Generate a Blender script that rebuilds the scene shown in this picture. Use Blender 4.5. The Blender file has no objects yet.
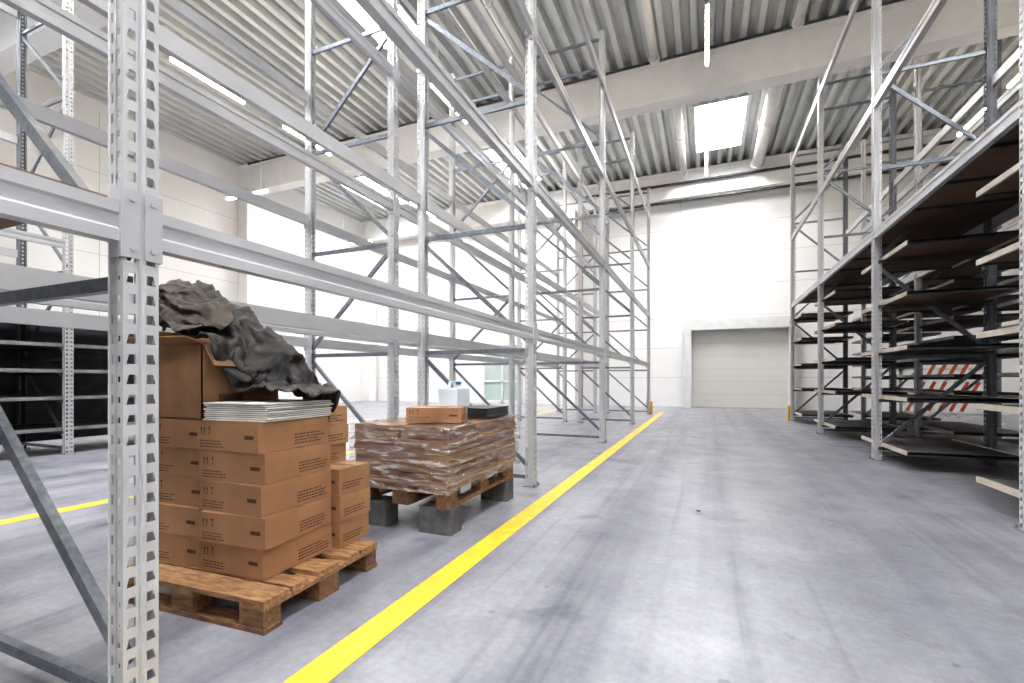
import bpy, math, random
from mathutils import Vector, Matrix, noise
random.seed(7)
sc = bpy.context.scene
COL = sc.collection
H = 1.1

# ------------------------------------------------------------------ materials
def nt(name):
    m = bpy.data.materials.new(name); m.use_nodes = True
    t = m.node_tree; b = t.nodes['Principled BSDF']
    return m, t, b

def mat(name, c1, c2=None, rough=0.5, metal=0.0, scale=4.0, detail=4.0, bump=0.0, bscale=None, stretch=(1,1,1), emis=None, estr=0.0, spec=None, rvar=0.0):
    m, t, b = nt(name)
    b.inputs['Roughness'].default_value = rough
    b.inputs['Metallic'].default_value = metal
    if spec is not None: b.inputs['Specular IOR Level'].default_value = spec
    if c2 is None: c2 = tuple(x*0.9 for x in c1)
    tc = t.nodes.new('ShaderNodeTexCoord'); mp = t.nodes.new('ShaderNodeMapping')
    mp.inputs['Scale'].default_value = stretch
    t.links.new(tc.outputs['Object'], mp.inputs['Vector'])
    n = t.nodes.new('ShaderNodeTexNoise'); n.inputs['Scale'].default_value = scale; n.inputs['Detail'].default_value = detail
    t.links.new(mp.outputs[0], n.inputs['Vector'])
    r = t.nodes.new('ShaderNodeValToRGB')
    r.color_ramp.elements[0].position = 0.35; r.color_ramp.elements[1].position = 0.65
    r.color_ramp.elements[0].color = (*c1, 1); r.color_ramp.elements[1].color = (*c2, 1)
    t.links.new(n.outputs['Fac'], r.inputs[0]); t.links.new(r.outputs[0], b.inputs['Base Color'])
    if bump > 0:
        n2 = t.nodes.new('ShaderNodeTexNoise'); n2.inputs['Scale'].default_value = bscale or scale*5; n2.inputs['Detail'].default_value = 5
        t.links.new(mp.outputs[0], n2.inputs['Vector'])
        bp = t.nodes.new('ShaderNodeBump'); bp.inputs['Strength'].default_value = bump; bp.inputs['Distance'].default_value = 0.01
        t.links.new(n2.outputs['Fac'], bp.inputs['Height']); t.links.new(bp.outputs[0], b.inputs['Normal'])
    if emis:
        b.inputs['Emission Color'].default_value = (*emis, 1); b.inputs['Emission Strength'].default_value = estr
    return m

M_UP = mat('upright_steel', (0.54,0.545,0.56), (0.47,0.475,0.49), 0.42, 0.25, 3)
M_BEAM = mat('beam_steel', (0.52,0.53,0.555), (0.45,0.46,0.485), 0.38, 0.25, 2)
M_BRACE = mat('galvanised_brace', (0.15,0.17,0.20), (0.23,0.25,0.28), 0.38, 0.5, 30)
M_DARKST = mat('dark_steel', (0.05,0.053,0.06), (0.08,0.083,0.09), 0.5, 0.4, 6)
M_DECK = mat('deck_board_top', (0.05,0.047,0.047), (0.075,0.07,0.07), 0.6, 0, 5)
M_DECKU = mat('deck_chipboard_brown', (0.14,0.09,0.062), (0.18,0.117,0.082), 0.7, 0, 8)
M_EDGE = mat('deck_edge', (0.58,0.53,0.47), (0.46,0.41,0.35), 0.5, 0.0, 6)
M_EDGED = mat('deck_edge_dull', (0.24,0.25,0.26), (0.17,0.18,0.19), 0.5, 0.1, 6)
M_WALL = mat('wall_panel_white', (0.75,0.755,0.76), (0.72,0.725,0.73), 0.6, 0, 0.6)
M_SEAM = mat('panel_seam', (0.42,0.43,0.44), None, 0.6)
M_CONC = mat('white_concrete', (0.80,0.80,0.80), (0.75,0.75,0.75), 0.7, 0, 2, bump=0.1)
M_CEIL = mat('corrugated_sheet', (0.60,0.62,0.615), (0.53,0.55,0.545), 0.42, 0.2, 1.5)
M_PIPE = mat('pipe_white', (0.76,0.76,0.76), None, 0.4, 0.1)
M_CARD = mat('cardboard', (0.36,0.20,0.102), (0.29,0.157,0.08), 0.75, 0, 5, bump=0.05)
M_CARD2 = mat('cardboard_dark', (0.25,0.135,0.068), (0.19,0.10,0.048), 0.75, 0, 6, bump=0.08)
M_CARDR = mat('cardboard_reddish', (0.22,0.105,0.06), (0.14,0.066,0.038), 0.65, 0, 3, stretch=(1,1,14))
M_TAPE = mat('packing_tape', (0.38,0.23,0.12), None, 0.25)
M_INK = mat('ink', (0.075,0.04,0.025), None, 0.8)
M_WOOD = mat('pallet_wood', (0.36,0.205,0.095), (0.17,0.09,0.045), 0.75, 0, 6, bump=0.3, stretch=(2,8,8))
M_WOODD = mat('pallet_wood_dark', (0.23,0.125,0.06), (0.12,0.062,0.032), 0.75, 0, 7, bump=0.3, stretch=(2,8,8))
M_PAPER = mat('white_sheets', (0.78,0.76,0.72), (0.60,0.58,0.55), 0.5, 0, 3)
M_SHEETD = mat('sheet_gap', (0.10,0.095,0.09), None, 0.6)
M_JACKET = mat('jacket_fabric', (0.016,0.015,0.015), (0.038,0.035,0.031), 0.62, 0, 5, bump=0.3, bscale=90)
M_LINING = mat('jacket_lining', (0.075,0.060,0.046), (0.042,0.035,0.029), 0.7, 0, 8, bump=0.3, bscale=90)
M_BLOCK = mat('grey_block', (0.075,0.075,0.077), (0.12,0.12,0.122), 0.8, 0, 12, bump=0.3)
M_YEL = mat('yellow_guard', (0.75,0.45,0.02), None, 0.5)
M_BEIGE = mat('door_beige', (0.60,0.59,0.56), (0.57,0.56,0.53), 0.5, 0, 1)
M_FRAMEW = mat('door_frame_white', (0.66,0.67,0.68), None, 0.5)
M_BLACK = mat('black_plastic', (0.03,0.03,0.03), (0.045,0.045,0.05), 0.45)
M_CAN = mat('canister_plastic', (0.66,0.74,0.80), (0.72,0.78,0.83), 0.3)
M_BLUE = mat('blue_cap', (0.05,0.2,0.5), None, 0.4)
M_RED = mat('barrier_red', (0.66,0.13,0.05), None, 0.5)
M_WHT = mat('barrier_white', (0.8,0.8,0.8), None, 0.5)
M_GLASS = mat('green_glass', (0.34,0.44,0.40), (0.42,0.50,0.47), 0.1, 0.0, 1)
M_SKY = mat('skylight_pane', (0.9,0.9,0.9), None, 0.4, emis=(1.0,0.99,0.985), estr=60)
M_LED = mat('led_tube', (0.9,0.9,0.9), None, 0.4, emis=(1.0,0.84,0.62), estr=52)
M_LINE = mat('yellow_floor_paint', (0.78,0.55,0.045), (0.64,0.44,0.045), 0.45, 0, 9, bump=0.05)

def floor_mat():
    m, t, b = nt('polished_concrete')
    N = t.nodes; L = t.links
    tc = N.new('ShaderNodeTexCoord')
    def noi(s, d, r=0.55, st=(1,1,1), dist=0.0, off=(0,0,0), rot=0.0):
        mp = N.new('ShaderNodeMapping'); mp.inputs['Scale'].default_value = st; mp.inputs['Location'].default_value = (off[0],off[1],0.371)
        mp.inputs['Rotation'].default_value = (0,0,rot)
        L.new(tc.outputs['Object'], mp.inputs[0])
        n = N.new('ShaderNodeTexNoise'); n.inputs['Scale'].default_value = s; n.inputs['Detail'].default_value = d
        n.inputs['Roughness'].default_value = r; n.inputs['Distortion'].default_value = dist
        L.new(mp.outputs[0], n.inputs['Vector']); return n.outputs['Fac']
    def ramp(src, p0, c0, p1, c1):
        r = N.new('ShaderNodeValToRGB'); e = r.color_ramp.elements
        e[0].position = p0; e[1].position = p1; e[0].color = (*c0,1); e[1].color = (*c1,1)
        L.new(src, r.inputs[0]); return r.outputs[0]
    def mix(a, bb, f, mode='MULTIPLY'):
        x = N.new('ShaderNodeMix'); x.data_type = 'RGBA'; x.blend_type = mode
        x.inputs[0].default_value = f; L.new(a, x.inputs[6]); L.new(bb, x.inputs[7]); return x.outputs[2]
    base = ramp(noi(0.7, 7, 0.6, dist=0.5), 0.32, (0.20,0.206,0.238), 0.66, (0.305,0.309,0.335))
    mid = ramp(noi(3.0, 8, 0.68), 0.28, (0.76,0.76,0.79), 0.72, (1.12,1.12,1.12))
    fine = ramp(noi(24, 5, 0.7), 0.28, (0.86,0.86,0.87), 0.72, (1.07,1.07,1.07))
    shade_streak = ramp(noi(1.9, 3, 0.5, (1.7,0.05,1), off=(0.4,0,0)), 0.33, (0.66,0.66,0.70), 0.52, (1,1,1))  # shadow and reflection bands along the aisle, painted into the concrete colour
    tyre_shade = ramp(noi(4.0, 3, 0.55, (2.4,0.05,1), off=(2,0,0), rot=0.06), 0.33, (0.76,0.76,0.79), 0.43, (1,1,1))  # narrower dark streaks: tyre marks together with painted-in shadow bands
    spots = ramp(noi(2.0, 5, 0.55, off=(7.3,2.2,0)), 0.30, (0.52,0.53,0.57), 0.39, (1,1,1))
    dots = ramp(noi(9.0, 2, 0.5, off=(1.3,4.2,0)), 0.23, (0.5,0.5,0.53), 0.28, (1,1,1))
    c = mix(base, mid, 1.0); c = mix(c, fine, 1.0); c = mix(c, shade_streak, 0.85); c = mix(c, tyre_shade, 0.8); c = mix(c, spots, 0.7); c = mix(c, dots, 0.7)
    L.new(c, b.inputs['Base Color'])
    rr = ramp(noi(2.5, 4, 0.6, off=(3,3,0)), 0.3, (0.30,)*3, 0.7, (0.44,)*3)
    L.new(rr, b.inputs['Roughness'])
    b.inputs['Specular IOR Level'].default_value = 0.5
    return m
M_FLOOR = floor_mat()

def film_mat():
    m, t, b = nt('stretch_film')
    N = t.nodes; L = t.links
    tc = N.new('ShaderNodeTexCoord'); mp = N.new('ShaderNodeMapping'); mp.inputs['Scale'].default_value = (2,2,15)
    mp.inputs['Rotation'].default_value = (0.30,0.22,0)
    L.new(tc.outputs['Object'], mp.inputs[0])
    n = N.new('ShaderNodeTexNoise'); n.inputs['Scale'].default_value = 2.0; n.inputs['Detail'].default_value = 5; n.inputs['Distortion'].default_value = 1.0
    L.new(mp.outputs[0], n.inputs['Vector'])
    r = N.new('ShaderNodeValToRGB'); e = r.color_ramp.elements
    e[0].position = 0.46; e[0].color = (0.12,)*3+(1,); e[1].position = 0.66; e[1].color = (0.68,)*3+(1,)
    L.new(n.outputs['Fac'], r.inputs[0])
    b.inputs['Base Color'].default_value = (0.62,0.58,0.57,1); b.inputs['Roughness'].default_value = 0.06
    b.inputs['Coat Weight'].default_value=1.0; b.inputs['Coat Roughness'].default_value=0.03
    bp = N.new('ShaderNodeBump'); bp.inputs['Strength'].default_value = 1.0; bp.inputs['Distance'].default_value = 0.03
    L.new(n.outputs['Fac'], bp.inputs['Height']); L.new(bp.outputs[0], b.inputs['Normal'])
    tr = N.new('ShaderNodeBsdfTransparent'); mx = N.new('ShaderNodeMixShader')
    L.new(r.outputs[0], mx.inputs[0]); L.new(tr.outputs[0], mx.inputs[1]); L.new(b.outputs[0], mx.inputs[2])
    L.new(mx.outputs[0], N['Material Output'].inputs['Surface'])
    return m
M_FILM = film_mat()

# ------------------------------------------------------------------ mesh builder
class MB:
    def __init__(s): s.v=[]; s.f=[]; s.m=[]
    def add(s, vs, fs, m=0):
        o=len(s.v); s.v += [tuple(x) for x in vs]
        for f in fs: s.f.append(tuple(i+o for i in f)); s.m.append(m)
    def box(s, c, d, m=0, rz=0.0, M=None):
        x,y,z=d[0]/2,d[1]/2,d[2]/2
        vs=[Vector((a,b,cc)) for cc in(-z,z) for b in(-y,y) for a in(-x,x)]
        R = M if M is not None else Matrix.Rotation(rz,3,'Z')
        vs=[R@v+Vector(c) for v in vs]
        s.add(vs,[(0,2,3,1),(4,5,7,6),(0,1,5,4),(2,6,7,3),(0,4,6,2),(1,3,7,5)],m)
    def bb(s, x0,x1,y0,y1,z0,z1,m=0):
        s.box(((x0+x1)/2,(y0+y1)/2,(z0+z1)/2),(abs(x1-x0),abs(y1-y0),abs(z1-z0)),m)
    def bar(s,p0,p1,w,h,m=0):
        p0=Vector(p0);p1=Vector(p1);d=p1-p0;L=d.length;d.normalize()
        up=Vector((0,0,1))
        if abs(d.z)>0.99: up=Vector((0,1,0))
        a=d.cross(up).normalized(); b=a.cross(d).normalized()
        M=Matrix((d,a,b)).transposed()
        s.box((p0+p1)/2,(L,w,h),m,M=M)
    def prism(s,prof,y0,y1,m=0,x=0,z=0,mir=1):
        n=len(prof)
        vs=[(x+mir*p[0],y0,z+p[1]) for p in prof]+[(x+mir*p[0],y1,z+p[1]) for p in prof]
        fs=[(i,(i+1)%n,n+(i+1)%n,n+i) for i in range(n)]
        fs+=[tuple(range(n))[::-1],tuple(range(n,2*n))]
        s.add(vs,fs,m)
    def cyl(s,p0,p1,r,m=0,n=14,r2=None):
        r2=r if r2 is None else r2
        p0=Vector(p0);p1=Vector(p1);d=(p1-p0).normalized()
        up=Vector((0,0,1)) if abs(d.z)<0.9 else Vector((1,0,0))
        a=d.cross(up).normalized();b=d.cross(a)
        vs=[];
        for p,rr in((p0,r),(p1,r2)):
            for i in range(n):
                t=2*math.pi*i/n; vs.append(p+a*math.cos(t)*rr+b*math.sin(t)*rr)
        fs=[(i,(i+1)%n,n+(i+1)%n,n+i) for i in range(n)]+[tuple(range(n)),tuple(range(n,2*n))[::-1]]
        s.add(vs,fs,m)
    def mesh(s,name,mats):
        me=bpy.data.meshes.new(name); me.from_pydata(s.v,[],s.f)
        for m in mats: me.materials.append(m)
        me.polygons.foreach_set('material_index',s.m); me.update()
        import bmesh
        bm=bmesh.new(); bm.from_mesh(me); bmesh.ops.recalc_face_normals(bm,faces=bm.faces); bm.to_mesh(me); bm.free()
        return me
    def obj(s,name,mats,parent=None,loc=(0,0,0),rz=0,bevel=0):
        o=bpy.data.objects.new(name,s.mesh(name,mats)); COL.objects.link(o)
        o.location=loc; o.rotation_euler=(0,0,rz)
        if parent: o.parent=parent
        if bevel:
            b=o.modifiers.new('bevel','BEVEL'); b.width=bevel; b.segments=2; b.limit_method='ANGLE'
        return o
def empty(name,loc=(0,0,0)):
    e=bpy.data.objects.new(name,None); COL.objects.link(e); e.location=loc; e.empty_display_size=0.1; return e

# ------------------------------------------------------------------ jacket (cloth drape, baked to a mesh)
def garment(nx,ny,w,h,cx,cy,z,amp,seed,rz,comp=1.0,tilt=0.0):
    vs=[];fs=[]
    R=Matrix.Rotation(rz,3,'Z')
    for j in range(ny+1):
        for i in range(nx+1):
            x=(i/nx-0.5)*w; y=(j/ny-0.5)*h
            u=x/w*2; k=1.0-0.18*abs(u)**3+0.16*noise.noise(Vector((u*3+seed,seed,0))); y*=k
            n=noise.noise(Vector((x*5+seed,y*5,seed)))*amp+noise.noise(Vector((x*10,y*10+seed,seed)))*amp*0.4
            p=R@Vector((x*comp+0.02*noise.noise(Vector((y*9,x*9,seed))),y*comp,0))
            vs.append((p.x+cx,p.y+cy,z+n+tilt*(p.x)))
    for j in range(ny):
        for i in range(nx):
            a=j*(nx+1)+i; fs.append((a,a+1,a+nx+2,a+nx+1))
    return vs,fs
cols=[]
def collider(fn):
    mb=MB(); fn(mb); o=mb.obj('tmp_col',[M_CARD]); o.modifiers.new('c','COLLISION')
    o.collision.thickness_outer=0.014; o.collision.cloth_friction=60; cols.append(o)
collider(lambda b:b.bb(-2.84,-2.36,1.58,2.04,0.1,1.29))
collider(lambda b:b.bb(-2.38,-1.93,1.56,2.06,0.1,1.02))
def lump(b,c,r):
    vs=[];fs=[];n=18;k=10
    for j in range(k+1):
        ph=math.pi*j/k
        for i in range(n):
            t=2*math.pi*i/n
            d=Vector((math.sin(ph)*math.cos(t),math.sin(ph)*math.sin(t),math.cos(ph)))
            f=1+0.35*noise.noise(d*2+Vector(c))
            vs.append((c[0]+d.x*r[0]*f,c[1]+d.y*r[1]*f,c[2]+d.z*r[2]*f))
    for j in range(k):
        for i in range(n):
            fs.append((j*n+i,j*n+(i+1)%n,(j+1)*n+(i+1)%n,(j+1)*n+i))
    b.add(vs,fs)
collider(lambda b:lump(b,(-2.74,1.82,1.36),(0.12,0.13,0.25)))
collider(lambda b:lump(b,(-2.52,1.88,1.31),(0.13,0.12,0.17)))
collider(lambda b:lump(b,(-2.26,1.92,1.20),(0.15,0.08,0.09)))
def run_cloth(specs,frames,ridge):
    objs=[]
    for (w,h,cx,cy,z,amp,seed,rz,nx,ny,comp,tilt) in specs:
        vs,fs=garment(nx,ny,w,h,cx,cy,z,amp,seed,rz,comp,tilt)
        b=MB(); b.add(vs,fs); o=b.obj('tmp_cloth',[M_JACKET]); objs.append(o)
        c=o.modifiers.new('cloth','CLOTH'); s_=c.settings
        s_.quality=6; s_.mass=0.3; s_.tension_stiffness=12; s_.compression_stiffness=12; s_.bending_stiffness=0.4; s_.air_damping=1.5
        c.collision_settings.distance_min=0.012; c.collision_settings.collision_quality=2
        c.point_cache.frame_start=1; c.point_cache.frame_end=frames+5
    sc.frame_start=1; sc.frame_end=frames+5
    for f in range(1,frames+1): sc.frame_set(f)
    dg=bpy.context.evaluated_depsgraph_get()
    out=[bpy.data.meshes.new_from_object(o.evaluated_get(dg)) for o in objs]
    for o in objs: bpy.data.objects.remove(o,do_unlink=True)
    sc.frame_set(1)
    for me in out:
        import bmesh
        bm=bmesh.new(); bm.from_mesh(me)
        bmesh.ops.smooth_vert(bm,verts=bm.verts,factor=0.4,use_axis_x=True,use_axis_y=True,use_axis_z=True)
        bmesh.ops.subdivide_edges(bm,edges=bm.edges[:],cuts=1,use_grid_fill=True,smooth=0.5)
        bm.normal_update()
        offs_=[]
        for v in bm.verts:
            p=v.co
            wx=noise.noise(p*3.0)*0.5
            q=(p.x*0.55+p.z*0.25+p.y*0.8+wx*0.35)
            r1=1-abs(noise.noise(Vector((q*11,(p.x-p.y)*1.6,p.z*1.2)))*2.6)
            r2=1-abs(noise.noise(Vector(((p.x-p.z*0.6-wx*0.3)*10,(p.x+p.y)*2.0,2.2)))*2.6)
            s_=1 if v.normal.z>-0.2 else -1
            offs_.append(v.normal*s_*(ridge*(max(0,r1)**2)+ridge*0.6*(max(0,r2)**2)))
        for v,o_ in zip(bm.verts,offs_):
            v.co+=o_
            if v.co.x>-2.40 and v.co.x<-1.92 and v.co.y<2.07 and v.co.z<1.0: v.co.z=1.0
        bm.to_mesh(me); bm.free()
    return out
jm1=run_cloth([(1.30,0.74,-2.37,1.87,1.66,0.10,3.1,0.16,76,44,0.96,0.0)],46,0.026)[0]
c1=bpy.data.objects.new('tmp_col',jm1.copy()); COL.objects.link(c1)
dm=c1.modifiers.new('d','DECIMATE'); dm.ratio=0.2
c1.modifiers.new('c','COLLISION'); c1.collision.thickness_outer=0.02; c1.collision.cloth_friction=60; cols.append(c1)
jm2=run_cloth([(0.62,0.34,-2.60,1.72,1.74,0.09,8.7,0.1,44,24,0.92,0.0)],42,0.012)[0]
for o in cols: bpy.data.objects.remove(o,do_unlink=True)

# ------------------------------------------------------------------ room shell
XL,XR,YB,YS,ZC=-16.5,9.0,20.0,-10.0,9.3
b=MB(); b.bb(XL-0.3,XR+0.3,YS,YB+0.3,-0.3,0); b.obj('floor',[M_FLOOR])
def wall(name,boxes,seams):
    b=MB()
    for q in boxes: b.bb(*q)
    for q in seams: b.bb(*q,m=1)
    return b.obj(name,[M_WALL,M_SEAM])
zs=[1.2*i for i in range(1,8)]
wall('wall_back',[(XL-0.3,XR+0.3,YB,YB+0.3,0,10.2)],[(XL,XR,YB-0.004,YB,z-0.006,z+0.006) for z in zs if z>3.5]+[(x-0.008,x+0.008,YB-0.005,YB,3.5,9) for x in (-12,-6,-0.9,3.1)]+[(XL,-0.9,YB-0.004,YB,z-0.006,z+0.006) for z in (1.2,2.4)]+[(3.1,XR,YB-0.004,YB,z-0.006,z+0.006) for z in (1.2,2.4)])
wall('wall_left',[(XL-0.3,XL,YS,YB,0,10.2)],[(XL,XL+0.004,YS,YB,z-0.006,z+0.006) for z in zs]+[(XL,XL+0.005,y-0.006,y+0.006,0,9) for y in (2,8,16)])
wall('wall_right',[(XR,XR+0.3,YS,YB,0,10.2)],[(XR-0.004,XR,YS,YB,z-0.006,z+0.006) for z in zs])

SKY=[(0.45,(-8.5,-5.5)),(0.45,(-1,2)),(0.45,(15,18)),(-6.9,(-8.5,-5.5)),(-6.9,(-1,2)),(-6.9,(6.6,9.4)),(-6.9,(15,18)),(-13.4,(-1,2)),(-13.4,(15,18)),(6.4,(-1,2)),(6.4,(-8.5,-5.5))]
SW=0.75
b=MB(); pitch=0.36; prof=[]
x=XL
while x<XR:
    prof+= [(x,ZC),(x+0.13,ZC),(x+0.18,ZC+0.17),(x+0.31,ZC+0.17)]
    x+=pitch
ycuts=sorted({YS,YB}|{y for s in SKY for y in s[1]})
for i in range(len(prof)-1):
    xa,xb=prof[i][0],prof[i+1][0]; xm=(xa+xb)/2
    for j in range(len(ycuts)-1):
        ym=(ycuts[j]+ycuts[j+1])/2
        if any(abs(xm-s[0])<SW and s[1][0]<ym<s[1][1] for s in SKY): continue
        b.add([(xa,ycuts[j],prof[i][1]),(xb,ycuts[j],prof[i+1][1]),(xb,ycuts[j+1],prof[i+1][1]),(xa,ycuts[j+1],prof[i][1])],[(0,1,2,3)])
b.obj('ceiling',[M_CEIL])
for n_,(sx,(y0,y1)) in enumerate(SKY):
    b=MB(); w=SW+0.03
    b.bb(sx-w,sx-w+0.05,y0,y1,ZC-0.02,ZC+0.55); b.bb(sx+w-0.05,sx+w,y0,y1,ZC-0.02,ZC+0.55)
    b.bb(sx-w,sx+w,y0-0.05,y0,ZC-0.02,ZC+0.55); b.bb(sx-w,sx+w,y1,y1+0.05,ZC-0.02,ZC+0.55)
    for k in (1,2): b.bb(sx-w,sx+w,y0+(y1-y0)*k/3-0.02,y0+(y1-y0)*k/3+0.02,ZC+0.42,ZC+0.49)
    b.bb(sx-w,sx+w,y0-0.05,y1+0.05,ZC+0.5,ZC+0.55,m=1)
    b.obj('window_%d'%(n_+1),[M_FRAMEW,M_SKY])
for yb in (-2.1,5.3,12.7,19.55):
    b=MB(); b.prism([(-0.22,0.0),(0.22,0.0),(0.22,0.9),(0.30,1.02),(-0.30,1.02),(-0.22,0.9)],XL,XR)
    vs=[(v[1],v[0],v[2]) for v in b.v]; b.v=vs
    b.obj('roof_beam',[M_CONC],loc=(0,yb,8.25))
    for xc in (XL+0.26,XR-0.26):
        c=MB(); c.bb(-0.25,0.25,-0.3,0.3,0,8.25); c.bb(-0.32,0.32,-0.4,0.4,7.9,8.25)
        c.obj('concrete_column',[M_CONC],loc=(xc,yb if yb<19 else 19.6,0),bevel=0.015)
b=MB(); b.bb(-5.5,-5.0,18.9,19.4,0,8.25); b.obj('concrete_column',[M_CONC],bevel=0.015)

def pipe(name,segs,r,m=M_PIPE):
    b=MB()
    for p,q in segs: b.cyl(p,q,r,n=16)
    for p,q in segs:
        L=(Vector(q)-Vector(p)); n=max(1,int(L.length/2.5))
        for k in range(n+1):
            c=Vector(p)+L*(k/n); 
            if L.length>1.5: b.cyl(c-L.normalized()*0.04,c+L.normalized()*0.04,r*1.25,n=16)
    o=b.obj(name,[m]); 
    for p_ in o.data.polygons: p_.use_smooth=len(p_.vertices)==4
    return o
pipe('drain_pipe',[((-1.15,5.7,9.0),(-1.15,11.9,9.0))],0.10)
pipe('drain_pipe',[((1.9,5.7,9.0),(1.9,11.9,9.0))],0.10)
pipe('drain_pipe',[((-0.75,13.1,9.0),(-0.75,18.9,9.0))],0.12)
pipe('ventilation_duct',[((1.75,13.1,8.95),(1.75,18.9,8.95))],0.19)
pipe('drain_pipe',[((-4.2,5.7,9.0),(-4.2,11.9,9.0))],0.08)
pipe('drain_pipe',[((4.6,13.1,9.0),(4.6,18.9,9.0))],0.12)
pipe('sprinkler_pipe',[((-4.6,19.15,8.05),(XR-0.8,19.15,8.05))],0.05,M_DARKST)
pipe('sprinkler_pipe',[((-4.6,19.2,8.75),(XR-0.8,19.2,8.75))],0.05,M_DARKST)
pipe('sprinkler_pipe',[((XL+0.8,12.25,9.15),(XR-0.8,12.25,9.15))],0.03,M_DARKST)
pipe('downpipe',[((-4.75,19.0,0.0),(-4.75,19.0,8.0))],0.06,mat('copper_pipe',(0.42,0.26,0.16),None,0.4))

def led(x,y0,y1,z,alongx=False):
    b=MB(); L=y1-y0
    if not alongx:
        b.bb(-0.035,0.035,-L/2,L/2,0.03,0.07); b.bb(-0.03,0.03,-L/2+0.02,L/2-0.02,-0.03,0.03,m=1)
        for s in (-L*0.35,L*0.35): b.cyl((0,s,0.07),(0,s,ZC-z-0.01),0.006,n=6)
        b.obj('linear_led_lamp',[M_FRAMEW,M_LED],loc=(x,(y0+y1)/2,z))
    else:
        b.bb(-L/2,L/2,-0.035,0.035,0.03,0.07); b.bb(-L/2+0.02,L/2-0.02,-0.03,0.03,-0.03,0.03,m=1)
        for s in (-L*0.35,L*0.35): b.cyl((s,0,0.07),(s,0,ZC-z-0.01),0.006,n=6)
        b.obj('linear_led_lamp',[M_FRAMEW,M_LED],loc=(x,(y0+y1)/2,z))
for x in (0.04,-5.9,6.6):
    for y0 in (-4.5,3.0,9.3,15.2): led(x,y0,y0+1.75,8.0)
led(-5.9,6.2,7.9,8.0); led(-5.9,13.1,14.6,8.0); led(6.6,13.1,14.6,8.0)
for x,y in ((-12.6,8.9),(-13.0,14.0),(-9.5,15.5)): led(x,y,y+1.7,6.6,True)
for y0 in (6.4,9.3,15.2): led(-10.6,y0,y0+1.75,8.0)

# back door
b=MB()
b.bb(-0.76,-0.50,19.55,19.998,0,3.45); b.bb(2.86,3.05,19.55,19.998,0,3.45); b.bb(-0.50,2.86,19.55,19.998,3.05,3.45)
b.bb(-0.50,2.86,19.9,19.998,0.05,3.05,m=1)
for k in range(1,6): b.bb(-0.50,2.86,19.893,19.9,0.5*k+0.04,0.5*k+0.050,m=2)
b.bb(-0.50,2.86,19.88,19.998,0,0.05,m=2)
b.obj('door_1',[M_FRAMEW,M_BEIGE,M_SEAM])
def glazed(name,x0,x1,z1):
    b=MB()
    b.bb(x0,x1,19.93,19.97,0.05,z1,m=1)
    n=2
    for k in range(n+1):
        xx=x0+(x1-x0)*k/n; b.bb(xx-0.05,xx+0.05,19.88,19.998,0,z1)
    b.bb(x0,x1,19.88,19.998,z1-0.08,z1+0.04); b.bb(x0,x1,19.88,19.998,0,0.15); b.bb(x0,x1,19.88,19.998,1.0,1.08)
    b.obj(name,[M_FRAMEW,M_GLASS])
glazed('door_2',-9.7,-7.8,2.8)

b=MB(); b.bb(-1.415,-1.265,-9.5,16.6,0,0.003); b.obj('floor_marking_line',[M_LINE])
b=MB(); b.bb(-5.08,-4.93,-9.5,18,0,0.003); b.obj('floor_marking_line',[M_LINE])

# ------------------------------------------------------------------ perforated upright mesh
PITCH=0.0625; HP=7.25
def make_upright(height,name):
    vs=[];fs=[]
    def quad(p): 
        o=len(vs); vs.extend(p); fs.append((o,o+1,o+2,o+3))
    def strip(mapf,s0,s1,holes):
        n=int(height/PITCH)
        for k in range(n):
            t0=k*PITCH;t1=t0+PITCH;tc=(t0+t1)/2
            if holes is None:
                continue
            scn,wt,wb,h,sk=holes
            a=(scn-wb/2,tc-h/2);b_=(scn+wb/2,tc-h/2);c=(scn+wt/2+sk,tc+h/2);d=(scn-wt/2+sk,tc+h/2)
            A=(s0,t0);B=(s1,t0);C=(s1,t1);D=(s0,t1)
            for q in ((A,B,b_,a),(B,C,c,b_),(C,D,d,c),(D,A,a,d)):
                quad([mapf(*p) for p in q])
        if holes is None: quad([mapf(s0,0),mapf(s1,0),mapf(s1,height),mapf(s0,height)])
    fr=lambda s,t:(0.0,s,t)
    strip(fr,-0.05,-0.006,(-0.028,0.018,0.026,0.030,0.003))
    strip(lambda s,t:(-0.006,s,t),-0.006,0.006,None)
    strip(fr,0.006,0.05,(0.028,0.018,0.026,0.030,-0.003))
    for sg in (-1,1):
        quad([(0,sg*0.006,0),(-0.006,sg*0.006,0),(-0.006,sg*0.006,height),(0,sg*0.006,height)])
        strip(lambda s,t,sg=sg:(-s,sg*0.05,t),0.0,0.04,(0.021,0.014,0.014,0.018,0))
        strip(lambda s,t,sg=sg:(-0.04-(s-0.04),sg*(0.05-0.5*(s-0.04)),t),0.04,0.06,None)
        strip(lambda s,t,sg=sg:(-s,sg*0.04,t),0.06,0.09,(0.075,0.010,0.010,0.030,0))
        strip(lambda s,t,sg=sg:(-0.09,sg*s,t),0.028,0.04,None)
    me=bpy.data.meshes.new(name); me.from_pydata(vs,[],fs); me.materials.append(M_UP); me.materials.append(M_DARKST)
    import bmesh
    bm=bmesh.new(); bm.from_mesh(me); bmesh.ops.remove_doubles(bm,verts=bm.verts,dist=0.0002); bmesh.ops.recalc_face_normals(bm,faces=bm.faces)
    bmesh.ops.solidify(bm,geom=bm.faces[:],thickness=0.0025)
    bm.to_mesh(me); bm.free()
    return me
UP=make_upright(HP,'upright_profile')
UP_DARK=UP.copy(); UP_DARK.materials[0]=mat('upright_shadow_grey',(0.17,0.18,0.20),(0.13,0.14,0.16),0.5,0.3)

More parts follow.
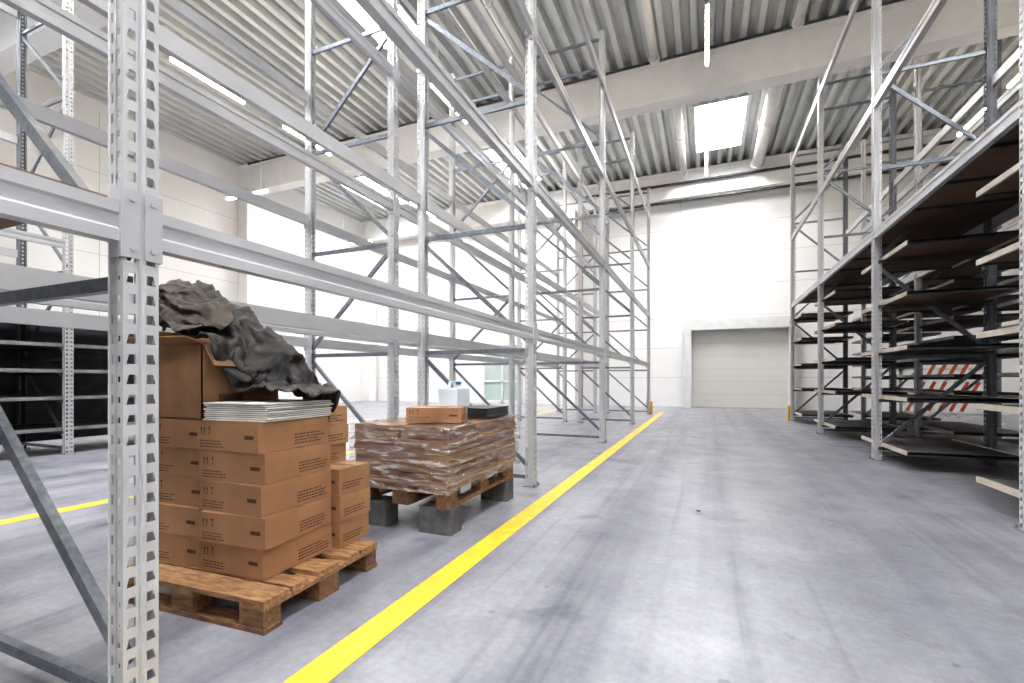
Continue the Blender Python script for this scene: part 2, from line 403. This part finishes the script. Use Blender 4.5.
BP=[(0,0),(0.05,0),(0.05,0.035),(0.042,0.043),(0.042,0.078),(0.05,0.086),(0.05,0.12),(0.0,0.12)]
def rack(name,xf,xr,ys,levels,flip=False,diag=1,face=1,deck_bays=(),beams=True,dark_rear=False,guards=True):
    root=empty(name,(xf,ys[0],0))
    def par(o): o.parent=root; o.matrix_parent_inverse=Matrix.Translation((-xf,-ys[0],0)); return o
    for i,y in enumerate(ys):
        for x,rot,nm in ((xf,0 if face>0 else math.pi,'front'),(xr,math.pi if face>0 else 0,'rear')):
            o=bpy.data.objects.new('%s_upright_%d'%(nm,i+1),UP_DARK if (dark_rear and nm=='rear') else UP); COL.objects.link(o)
            o.location=(x,y,0.008); o.rotation_euler=(0,0,rot); par(o)
    b=MB()
    s=1 if face>0 else -1
    x0,x1=xf-s*0.07,xr+s*0.07
    for y in ys:
        for x in (xf-s*0.045,xr+s*0.045):
            b.bb(x-0.07,x+0.07,y-0.075,y+0.075,0,0.008)
            b.cyl((x+0.055*s,y+0.06,0.008),(x+0.055*s,y+0.06,0.03),0.009,n=8)
            b.cyl((x+0.055*s,y-0.06,0.008),(x+0.055*s,y-0.06,0.03),0.009,n=8)
        b.bar((x0,y,0.09),(x1,y,0.09),0.03,0.04)
        z=0.2; k=0
        while z+1.2<HP-0.1:
            if diag==1: pa,pb=(x0,y,z),(x1,y,z+1.15)
            elif diag==2: pa,pb=(x1,y,z),(x0,y,z+1.15)
            else: pa,pb=((x0,y,z),(x1,y,z+1.15)) if k%2==0 else ((x1,y,z),(x0,y,z+1.15))
            b.bar(pa,pb,0.03,0.045)
            b.bar((x0,y,z+1.21),(x1,y,z+1.21),0.03,0.045)
            z+=1.3; k+=1
        b.bar((x0,y,HP-0.12),(x1,y,HP-0.12),0.03,0.045)
    par(b.obj('frame_braces',[M_BRACE]))
    if beams:
        b=MB()
        for i in range(len(ys)-1):
            for z in levels:
                for x,mir in ((xf,s),(xr,-s)):
                    b.prism([(p[0]-0.052,p[1]) for p in BP],ys[i]+0.052,ys[i+1]-0.052,0,x,z-0.06,mir)
                    for yy,sg in ((ys[i],1),(ys[i+1],-1)):
                        b.box((x+mir*0.005,yy+sg*0.029,z),(0.005,0.046,0.21))
                        b.box((x-mir*0.022,yy+sg*0.055,z),(0.058,0.006,0.21))
                        for hz in (-0.075,0.075): b.cyl((x+mir*0.007,yy+sg*0.029,z+hz),(x+mir*0.012,yy+sg*0.029,z+hz),0.008,n=8)
        par(b.obj('load_beams',[M_BEAM],bevel=0))
    if deck_bays:
        b=MB()
        for i,z in deck_bays:
            b.bb(min(xf,xr)+0.06,max(xf,xr)-0.06,ys[i]+0.06,ys[i+1]-0.06,z+0.061,z+0.085)
            for k in range(1,5):
                yy=ys[i]+(ys[i+1]-ys[i])*k/5; b.bb(min(xf,xr)+0.055,max(xf,xr)-0.055,yy-0.02,yy+0.02,z+0.02,z+0.06,m=1)
        par(b.obj('deck',[M_DECKU,M_BEAM]))
    return root
YS_L=[-2.75,0.90,4.55,8.2,11.85,15.5]
LV=[1.58,3.15,4.72,6.3]
rack('pallet_rack',-1.63,-3.04,YS_L,LV,diag=1,deck_bays=((0,1.58),))
rack('pallet_rack',-3.37,-4.75,YS_L,LV,diag=3,deck_bays=((0,1.58),))

def shelf_rack(name,xf,xr,ys,levels,face,top=None,ups=(),half=0.88,dark=True,edge=None,back=None):
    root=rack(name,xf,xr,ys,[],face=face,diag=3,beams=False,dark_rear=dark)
    def par(o): o.parent=root; o.matrix_parent_inverse=Matrix.Translation((-xf,-ys[0],0)); return o
    xa,xb=min(xf,xr)+0.1,max(xf,xr)-0.1
    b=MB(); s=face
    for y in ys:
        for z in levels:
            b.bb(xa+0.02,xb-0.02,y-half,y+half,z-0.012,z+0.012,m=0)
            b.bb(xa+0.03,xb-0.03,y-half+0.02,y+half-0.02,z-0.016,z-0.012,m=1)
            for x in (xa,xb): b.bb(x-0.012+0.01,x+0.012+0.01,y-half,y+half,z-0.03,z+0.02,m=2)
            for yy in (y-half+0.01,y+half-0.01): b.bb(xa,xb,yy-0.01,yy+0.01,z-0.034,z+0.016,m=3)
            for yy in (y-0.07,y+0.07): b.bb(xa-0.05,xb+0.05,yy-0.018,yy+0.018,z-0.07,z-0.03,m=3)
    if back:
        xx=xr-s*(-0.02)
        b.bb(xx-0.01,xx+0.01,ys[0]-half,ys[-1]+half,back[0],back[1],m=3)
    par(b.obj('shelf_boards',[M_DECK,M_DECKU,edge or M_EDGE,M_DARKST]))
    b=MB()
    if top is not None:
        b.bb(xa-0.06,xb+0.06,ys[0]-half,ys[-1]+0.06,top+0.06,top+0.09,m=1)
        for x,mir in ((xf,s),(xr,-s)):
            for i in range(len(ys)-1): b.prism([(p[0]-0.052,p[1]) for p in BP],ys[i]+0.052,ys[i+1]-0.052,2,x,top-0.06,mir)
        for i in range(len(ys)-1):
            for k in range(1,4):
                yy=ys[i]+(ys[i+1]-ys[i])*k/4; b.bb(xa-0.04,xb+0.04,yy-0.015,yy+0.015,top+0.03,top+0.06,m=3)
    for z in ups:
        for x,mir in ((xf,s),(xr,-s)):
            for i in range(len(ys)-1):
                b.prism([(p[0]-0.052,p[1]) for p in BP],ys[i]+0.052,ys[i+1]-0.052,2,x,z-0.06,mir)
    if b.v: par(b.obj('load_beams',[M_DECK,M_DECKU,M_BEAM,M_DARKST]))
    return root
YR=[1.25,4.55,7.85,11.2,14.5]
LR=[0.22,0.87,1.50,2.15,2.76]
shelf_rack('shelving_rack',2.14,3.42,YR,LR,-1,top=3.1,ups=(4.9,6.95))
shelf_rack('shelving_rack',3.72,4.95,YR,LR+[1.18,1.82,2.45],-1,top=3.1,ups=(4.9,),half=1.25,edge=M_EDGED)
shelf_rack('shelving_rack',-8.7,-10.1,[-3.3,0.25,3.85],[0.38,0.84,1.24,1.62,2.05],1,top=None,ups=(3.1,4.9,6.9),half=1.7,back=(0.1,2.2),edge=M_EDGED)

def guard(x,y):
    b=MB(); b.bb(-0.09,0.09,-0.004,0.004,0,0.4); b.bb(-0.09,-0.082,0,0.12,0,0.4); b.bb(0.082,0.09,0,0.12,0,0.4); b.bb(-0.13,0.13,-0.05,0.14,0,0.008)
    b.obj('rack_corner_guard',[M_YEL],loc=(x,y,0),rz=math.pi)
guard(-1.66,15.72); guard(2.18,14.72)

# ------------------------------------------------------------------ pallets
def pallet(loc,rz,L=1.2,W=0.8):
    b=MB()
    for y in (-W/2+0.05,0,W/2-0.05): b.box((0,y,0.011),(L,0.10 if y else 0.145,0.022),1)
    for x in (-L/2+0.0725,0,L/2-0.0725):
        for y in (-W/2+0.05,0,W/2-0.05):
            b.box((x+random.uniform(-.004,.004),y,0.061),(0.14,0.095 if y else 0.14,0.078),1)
        b.box((x,0,0.111),(0.145,W,0.022),0)
    for y,w in ((-W/2+0.0725,0.145),(-0.19,0.10),(0,0.145),(0.19,0.10),(W/2-0.0725,0.145)):
        b.box((0,y,0.133),(L+random.uniform(-.01,.0),w,0.022),0)
    for x in (-L/2+0.07,0,L/2-0.07):
        for y in (-0.33,-0.19,0,0.19,0.33):
            b.cyl((x+0.02,y,0.144),(x+0.02,y,0.1445),0.005,2,8); b.cyl((x-0.02,y+.02,0.144),(x-0.02,y+.02,0.1445),0.005,2,8)
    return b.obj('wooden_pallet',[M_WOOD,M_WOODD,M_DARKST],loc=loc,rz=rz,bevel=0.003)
pallet((-2.27,1.81,0),math.radians(3),L=1.0)
pallet((-2.06,3.43,0.19),math.radians(90))
for x,y in ((-1.78,2.93),(-2.34,2.93),(-1.78,3.93),(-2.34,3.93)):
    b=MB(); b.bb(-0.13,0.13,-0.08,0.08,0,0.189); b.bb(-0.06,0.06,-0.083,-0.08,0.05,0.13)
    b.obj('support_block',[M_BLOCK],loc=(x,y,0),bevel=0.012)

# ------------------------------------------------------------------ cartons
def quadface(b,face,x0,x1,z0,z1,off,m=1):
    e=0.0008
    if face=='+x': b.bb(off,off+e,x0,x1,z0,z1,m)
    elif face=='-y': b.bb(x0,x1,-off-e,-off,z0,z1,m)
def textlines(b,face,x0,x1,z0,rows,off,seed,th=0.0068,gap=0.0155):
    r=random.Random(seed)
    for k in range(rows):
        z=z0+gap*k; x=x0; xe=x1-r.uniform(0,0.3)*(x1-x0)
        while x<xe:
            w=min(r.uniform(0.006,0.020),xe-x)
            if w>0.002: quadface(b,face,x,x+w,z,z+th,off)
            x+=w+0.005
def carton(loc,d,rz=0,seed=0,mt=M_CARD,icons=True,name='cardboard_box'):
    w,l,h=d; b=MB(); r=random.Random(seed)
    b.bb(-w/2,w/2,-l/2,l/2,0.001,h-0.001,0)
    b.bb(-w/2-0.0008,w/2+0.0008,-0.025,0.025,h-0.001,h+0.0002,2)
    b.bb(w/2,w/2+0.0008,-0.025,0.025,h-0.05,h-0.001,2)
    b.bb(-w/2+0.01,w/2-0.01,-0.0015,0.0015,h-0.0005,h+0.0004,1)
    if l>0.3: textlines(b,'+x',-0.01,l/2-0.02,h*0.14,4,w/2,seed)
    else: textlines(b,'+x',-l/2+0.03,l/2-0.03,h*0.2,3,w/2,seed)
    if icons:
        x=-w/2+0.03; z=h*0.58
        for k in range(2):
            xx=x+k*0.022
            b.add([(xx-0.007,-l/2-0.001,z+0.02),(xx+0.007,-l/2-0.001,z+0.02),(xx,-l/2-0.001,z+0.033)],[(0,1,2)],1)
            quadface(b,'-y',xx-0.0022,xx+0.0022,z,z+0.02,l/2)
        quadface(b,'-y',x-0.01,x+0.032,z-0.006,z-0.004,l/2)
        xx=x+0.058
        b.add([(xx-0.008,-l/2-0.001,z+0.033),(xx+0.008,-l/2-0.001,z+0.033),(xx,-l/2-0.001,z+0.014)],[(0,1,2)],1)
        quadface(b,'-y',xx-0.0012,xx+0.0012,z,z+0.018,l/2); quadface(b,'-y',xx-0.006,xx+0.006,z-0.003,z,l/2)
    textlines(b,'-y',-w/2+0.02,-w/2+0.19,h*0.12,3,l/2,seed+9,0.0055,0.014)
    quadface(b,'-y',w/2-0.09,w/2-0.03,h*0.44,h*0.56,l/2)
    return b.obj(name,[mt,M_INK,M_TAPE],loc=loc,rz=rz,bevel=0.003)
hh=0.15; zp=0.1455
offs=[(0.0,0.0,2),(0.014,-0.014,4.5),(-0.004,0.0,1.2),(-0.014,0.008,4.2),(-0.030,0.004,1.6)]
for k in range(5):   # stack A
    carton((-2.155+offs[k][0],1.805+offs[k][1],zp+k*hh),(0.42,0.46,hh),math.radians(offs[k][2]),k+1)
for k in range(3):   # stack B
    carton((-2.115+random.uniform(-.012,.012),2.175,zp+k*hh),(0.42,0.26,hh),math.radians(2+random.uniform(-2,2)),k+20)
for k in range(3):
    carton((-2.22+random.uniform(-.015,.015),2.175,zp+0.45+k*0.115),(0.30,0.25,0.115),math.radians(random.uniform(-4,4)),k+30)
for k in range(5):   # stack C
    carton((-2.585+random.uniform(-.008,.004),1.80+random.uniform(-.02,.02),zp+k*hh),(0.40,0.46,hh),math.radians(3+random.uniform(-1.5,1.5)),k+40)
b=MB(); z=0
for k in range(9):
    b.box((random.uniform(-.009,.009),random.uniform(-.009,.009),z+0.0038),(0.40,0.46,0.0068),0,rz=random.uniform(-.03,.03)); z+=0.0068
    if k<8: b.box((0,0,z+0.0017),(0.385,0.445,0.0034),1); z+=0.0034
b.obj('stacked_panels',[M_PAPER,M_SHEETD],loc=(-2.16,1.82,zp+5*hh+0.002),rz=math.radians(4))

# big open carton with jacket
root=empty('open_cardboard_box',(-2.60,1.81,zp+5*hh+0.001))
b=MB(); w,l,h,t=0.47,0.46,0.385,0.006
b.bb(-w/2,w/2,-l/2,l/2,0.001,t); b.bb(-w/2,w/2,-l/2,-l/2+t,0,h); b.bb(-w/2,w/2,l/2-t,l/2,0,h); b.bb(-w/2,-w/2+t,-l/2,l/2,0,h); b.bb(w/2-t,w/2,-l/2,l/2,0,h)
b.bar((w/2,-0.02,h),(w/2+0.08,-0.02,h-0.11),l-0.06,t)
b.bar((0,-l/2,h),(0.02,-l/2-0.12,h+0.035),w-0.02,t)
b.bar((-w/2,0,h),(-w/2-0.10,0,h+0.10),l-0.02,t)
b.bb(w/2,w/2+0.001,-0.14,0.0,0.06,0.13,m=1)
o=b.obj('box_walls',[M_CARD2,M_INK]); o.parent=root
# jacket
jr=empty('jacket',(-2.5,1.8,1.3))
for nm,jm,mm in (('jacket_body',jm1,(M_JACKET,M_LINING)),('jacket_lining_fold',jm2,(M_LINING,M_JACKET))):
    jo=bpy.data.objects.new(nm,jm); COL.objects.link(jo); jo.parent=jr; jo.matrix_parent_inverse=Matrix.Translation((2.5,-1.8,-1.3))
    jm.materials.clear()
    for m_ in mm: jm.materials.append(m_)
    for p in jm.polygons: p.use_smooth=True
    so=jo.modifiers.new('s','SOLIDIFY'); so.thickness=0.006; so.material_offset=1

# ------------------------------------------------------------------ wrapped load
wl=empty('wrapped_pallet_load',(-2.06,3.44,0.335))
b=MB()
for ix in range(2):
    for iy in range(3):
        z=0.0
        for k in range(9):
            hk=0.048
            b.box((-0.205+ix*0.41+random.uniform(-.008,.008),-0.42+iy*0.42+random.uniform(-.008,.008),z+hk/2),(0.40,0.41,hk-0.003),random.choice((0,0,1)),rz=random.uniform(-.012,.012))
            if k%3==0: b.box((-0.205+ix*0.41+0.06,-0.42+iy*0.42,z+hk/2),(0.30,0.413,hk*0.4),2)
            z+=hk
o=b.obj('carton_layers',[M_CARDR,M_CARD2,M_TAPE],bevel=0.003); o.parent=wl
import bmesh
me=bpy.data.meshes.new('film'); bm=bmesh.new(); bmesh.ops.create_cube(bm,size=1)
bmesh.ops.scale(bm,vec=(0.86,1.30,0.47),verts=bm.verts); bmesh.ops.translate(bm,vec=(0,0,0.205),verts=bm.verts)
bmesh.ops.delete(bm,geom=[f for f in bm.faces if f.normal.z<-0.5],context='FACES')
bmesh.ops.subdivide_edges(bm,edges=bm.edges[:],cuts=60,use_grid_fill=True)
for v in bm.verts:
    p=v.co.copy()
    r1=1-abs(noise.noise(Vector((p.x*3,p.y*3,p.z*11+p.y*5+p.x*4)))*2.2)
    r2=1-abs(noise.noise(Vector((p.x*5,p.y*5,p.z*20-p.y*7-p.x*5)))*2.2)
    n=0.014*max(0,r1)**3+0.009*max(0,r2)**3
    v.co.x+=p.x/0.42*n; v.co.y+=p.y/0.64*n
    if p.z>0.43: v.co.z=0.4385+noise.noise(Vector((p.x*9,p.y*9,3)))*0.003
bm.to_mesh(me); bm.free(); me.materials.append(M_FILM)
for p in me.polygons: p.use_smooth=True
o=bpy.data.objects.new('stretch_film_wrap',me); COL.objects.link(o); o.parent=wl
carton((-1.92,3.12,0.777),(0.42,0.27,0.115),math.radians(18),77)
b=MB(); z=0
for k in range(7): b.box((random.uniform(-.01,.01),random.uniform(-.01,.01),z+0.006),(0.34,0.46,0.011),0,rz=random.uniform(-.03,.03)); z+=0.012
b.obj('black_panels',[M_BLACK],loc=(-1.86,3.76,0.777),bevel=0.002)
cr=MB(); cr.bb(-0.10,0.10,-0.13,0.13,0.001,0.25); 
cr.cyl((0,0.07,0.25),(0,0.07,0.28),0.028,0); cr.cyl((0,0.07,0.28),(0,0.07,0.31),0.034,1)
cr.bar((0,-0.10,0.25),(0,-0.08,0.30),0.03,0.02); cr.bar((0,0.02,0.25),(0,0.0,0.30),0.03,0.02); cr.bar((0,-0.09,0.30),(0,0.01,0.30),0.03,0.02)
cr.obj('plastic_canister',[M_CAN,M_BLUE],loc=(-2.16,3.80,0.777),bevel=0.012)

b=MB()
for k in range(6):
    x=-0.9+k*0.22
    n=9
    for j in range(n):
        p0=Vector((x+0.07*j,0,0.15+1.35*j/n)); p1=Vector((x+0.07*(j+1),0,0.15+1.35*(j+1)/n))
        b.bar(p0,p1,0.03,0.07,0 if j%3==0 else 1)
for z in (0.2,1.35): b.bb(-1.0,1.0,0.03,0.09,z,z+0.06,2)
for x in (-0.95,0.95): b.bb(x-0.03,x+0.03,0.03,0.09,0,1.5,2); b.bb(x-0.03,x+0.03,-0.3,0.4,0,0.05,2)
b.obj('traffic_barrier_stack',[M_WHT,M_RED,M_FRAMEW],loc=(5.75,15.3,0))

b=MB(); b.box((0,0,0.004),(0.03,0.02,0.008),0,rz=0.5); b.obj('floor_scrap',[M_BLACK],loc=(-0.05,4.2,0))

# ------------------------------------------------------------------ world + camera
w=bpy.data.worlds.new('world'); sc.world=w; w.use_nodes=True
w.node_tree.nodes['Background'].inputs[0].default_value=(0.98,0.985,1.0,1); w.node_tree.nodes['Background'].inputs[1].default_value=0.6  # white background, added as fill through the open south end
sc.view_settings.view_transform='Standard'
try: sc.view_settings.look='Medium High Contrast'
except Exception as e: print('LOOK',e)
cam=bpy.data.cameras.new('camera'); co=bpy.data.objects.new('camera',cam); COL.objects.link(co)
co.location=(0,0,H); co.rotation_euler=(math.pi/2,0,math.atan(193/465))
cam.sensor_width=36; cam.lens=465/1024*36; cam.shift_y=38.5/1024; cam.clip_start=0.05; cam.clip_end=200
sc.camera=co
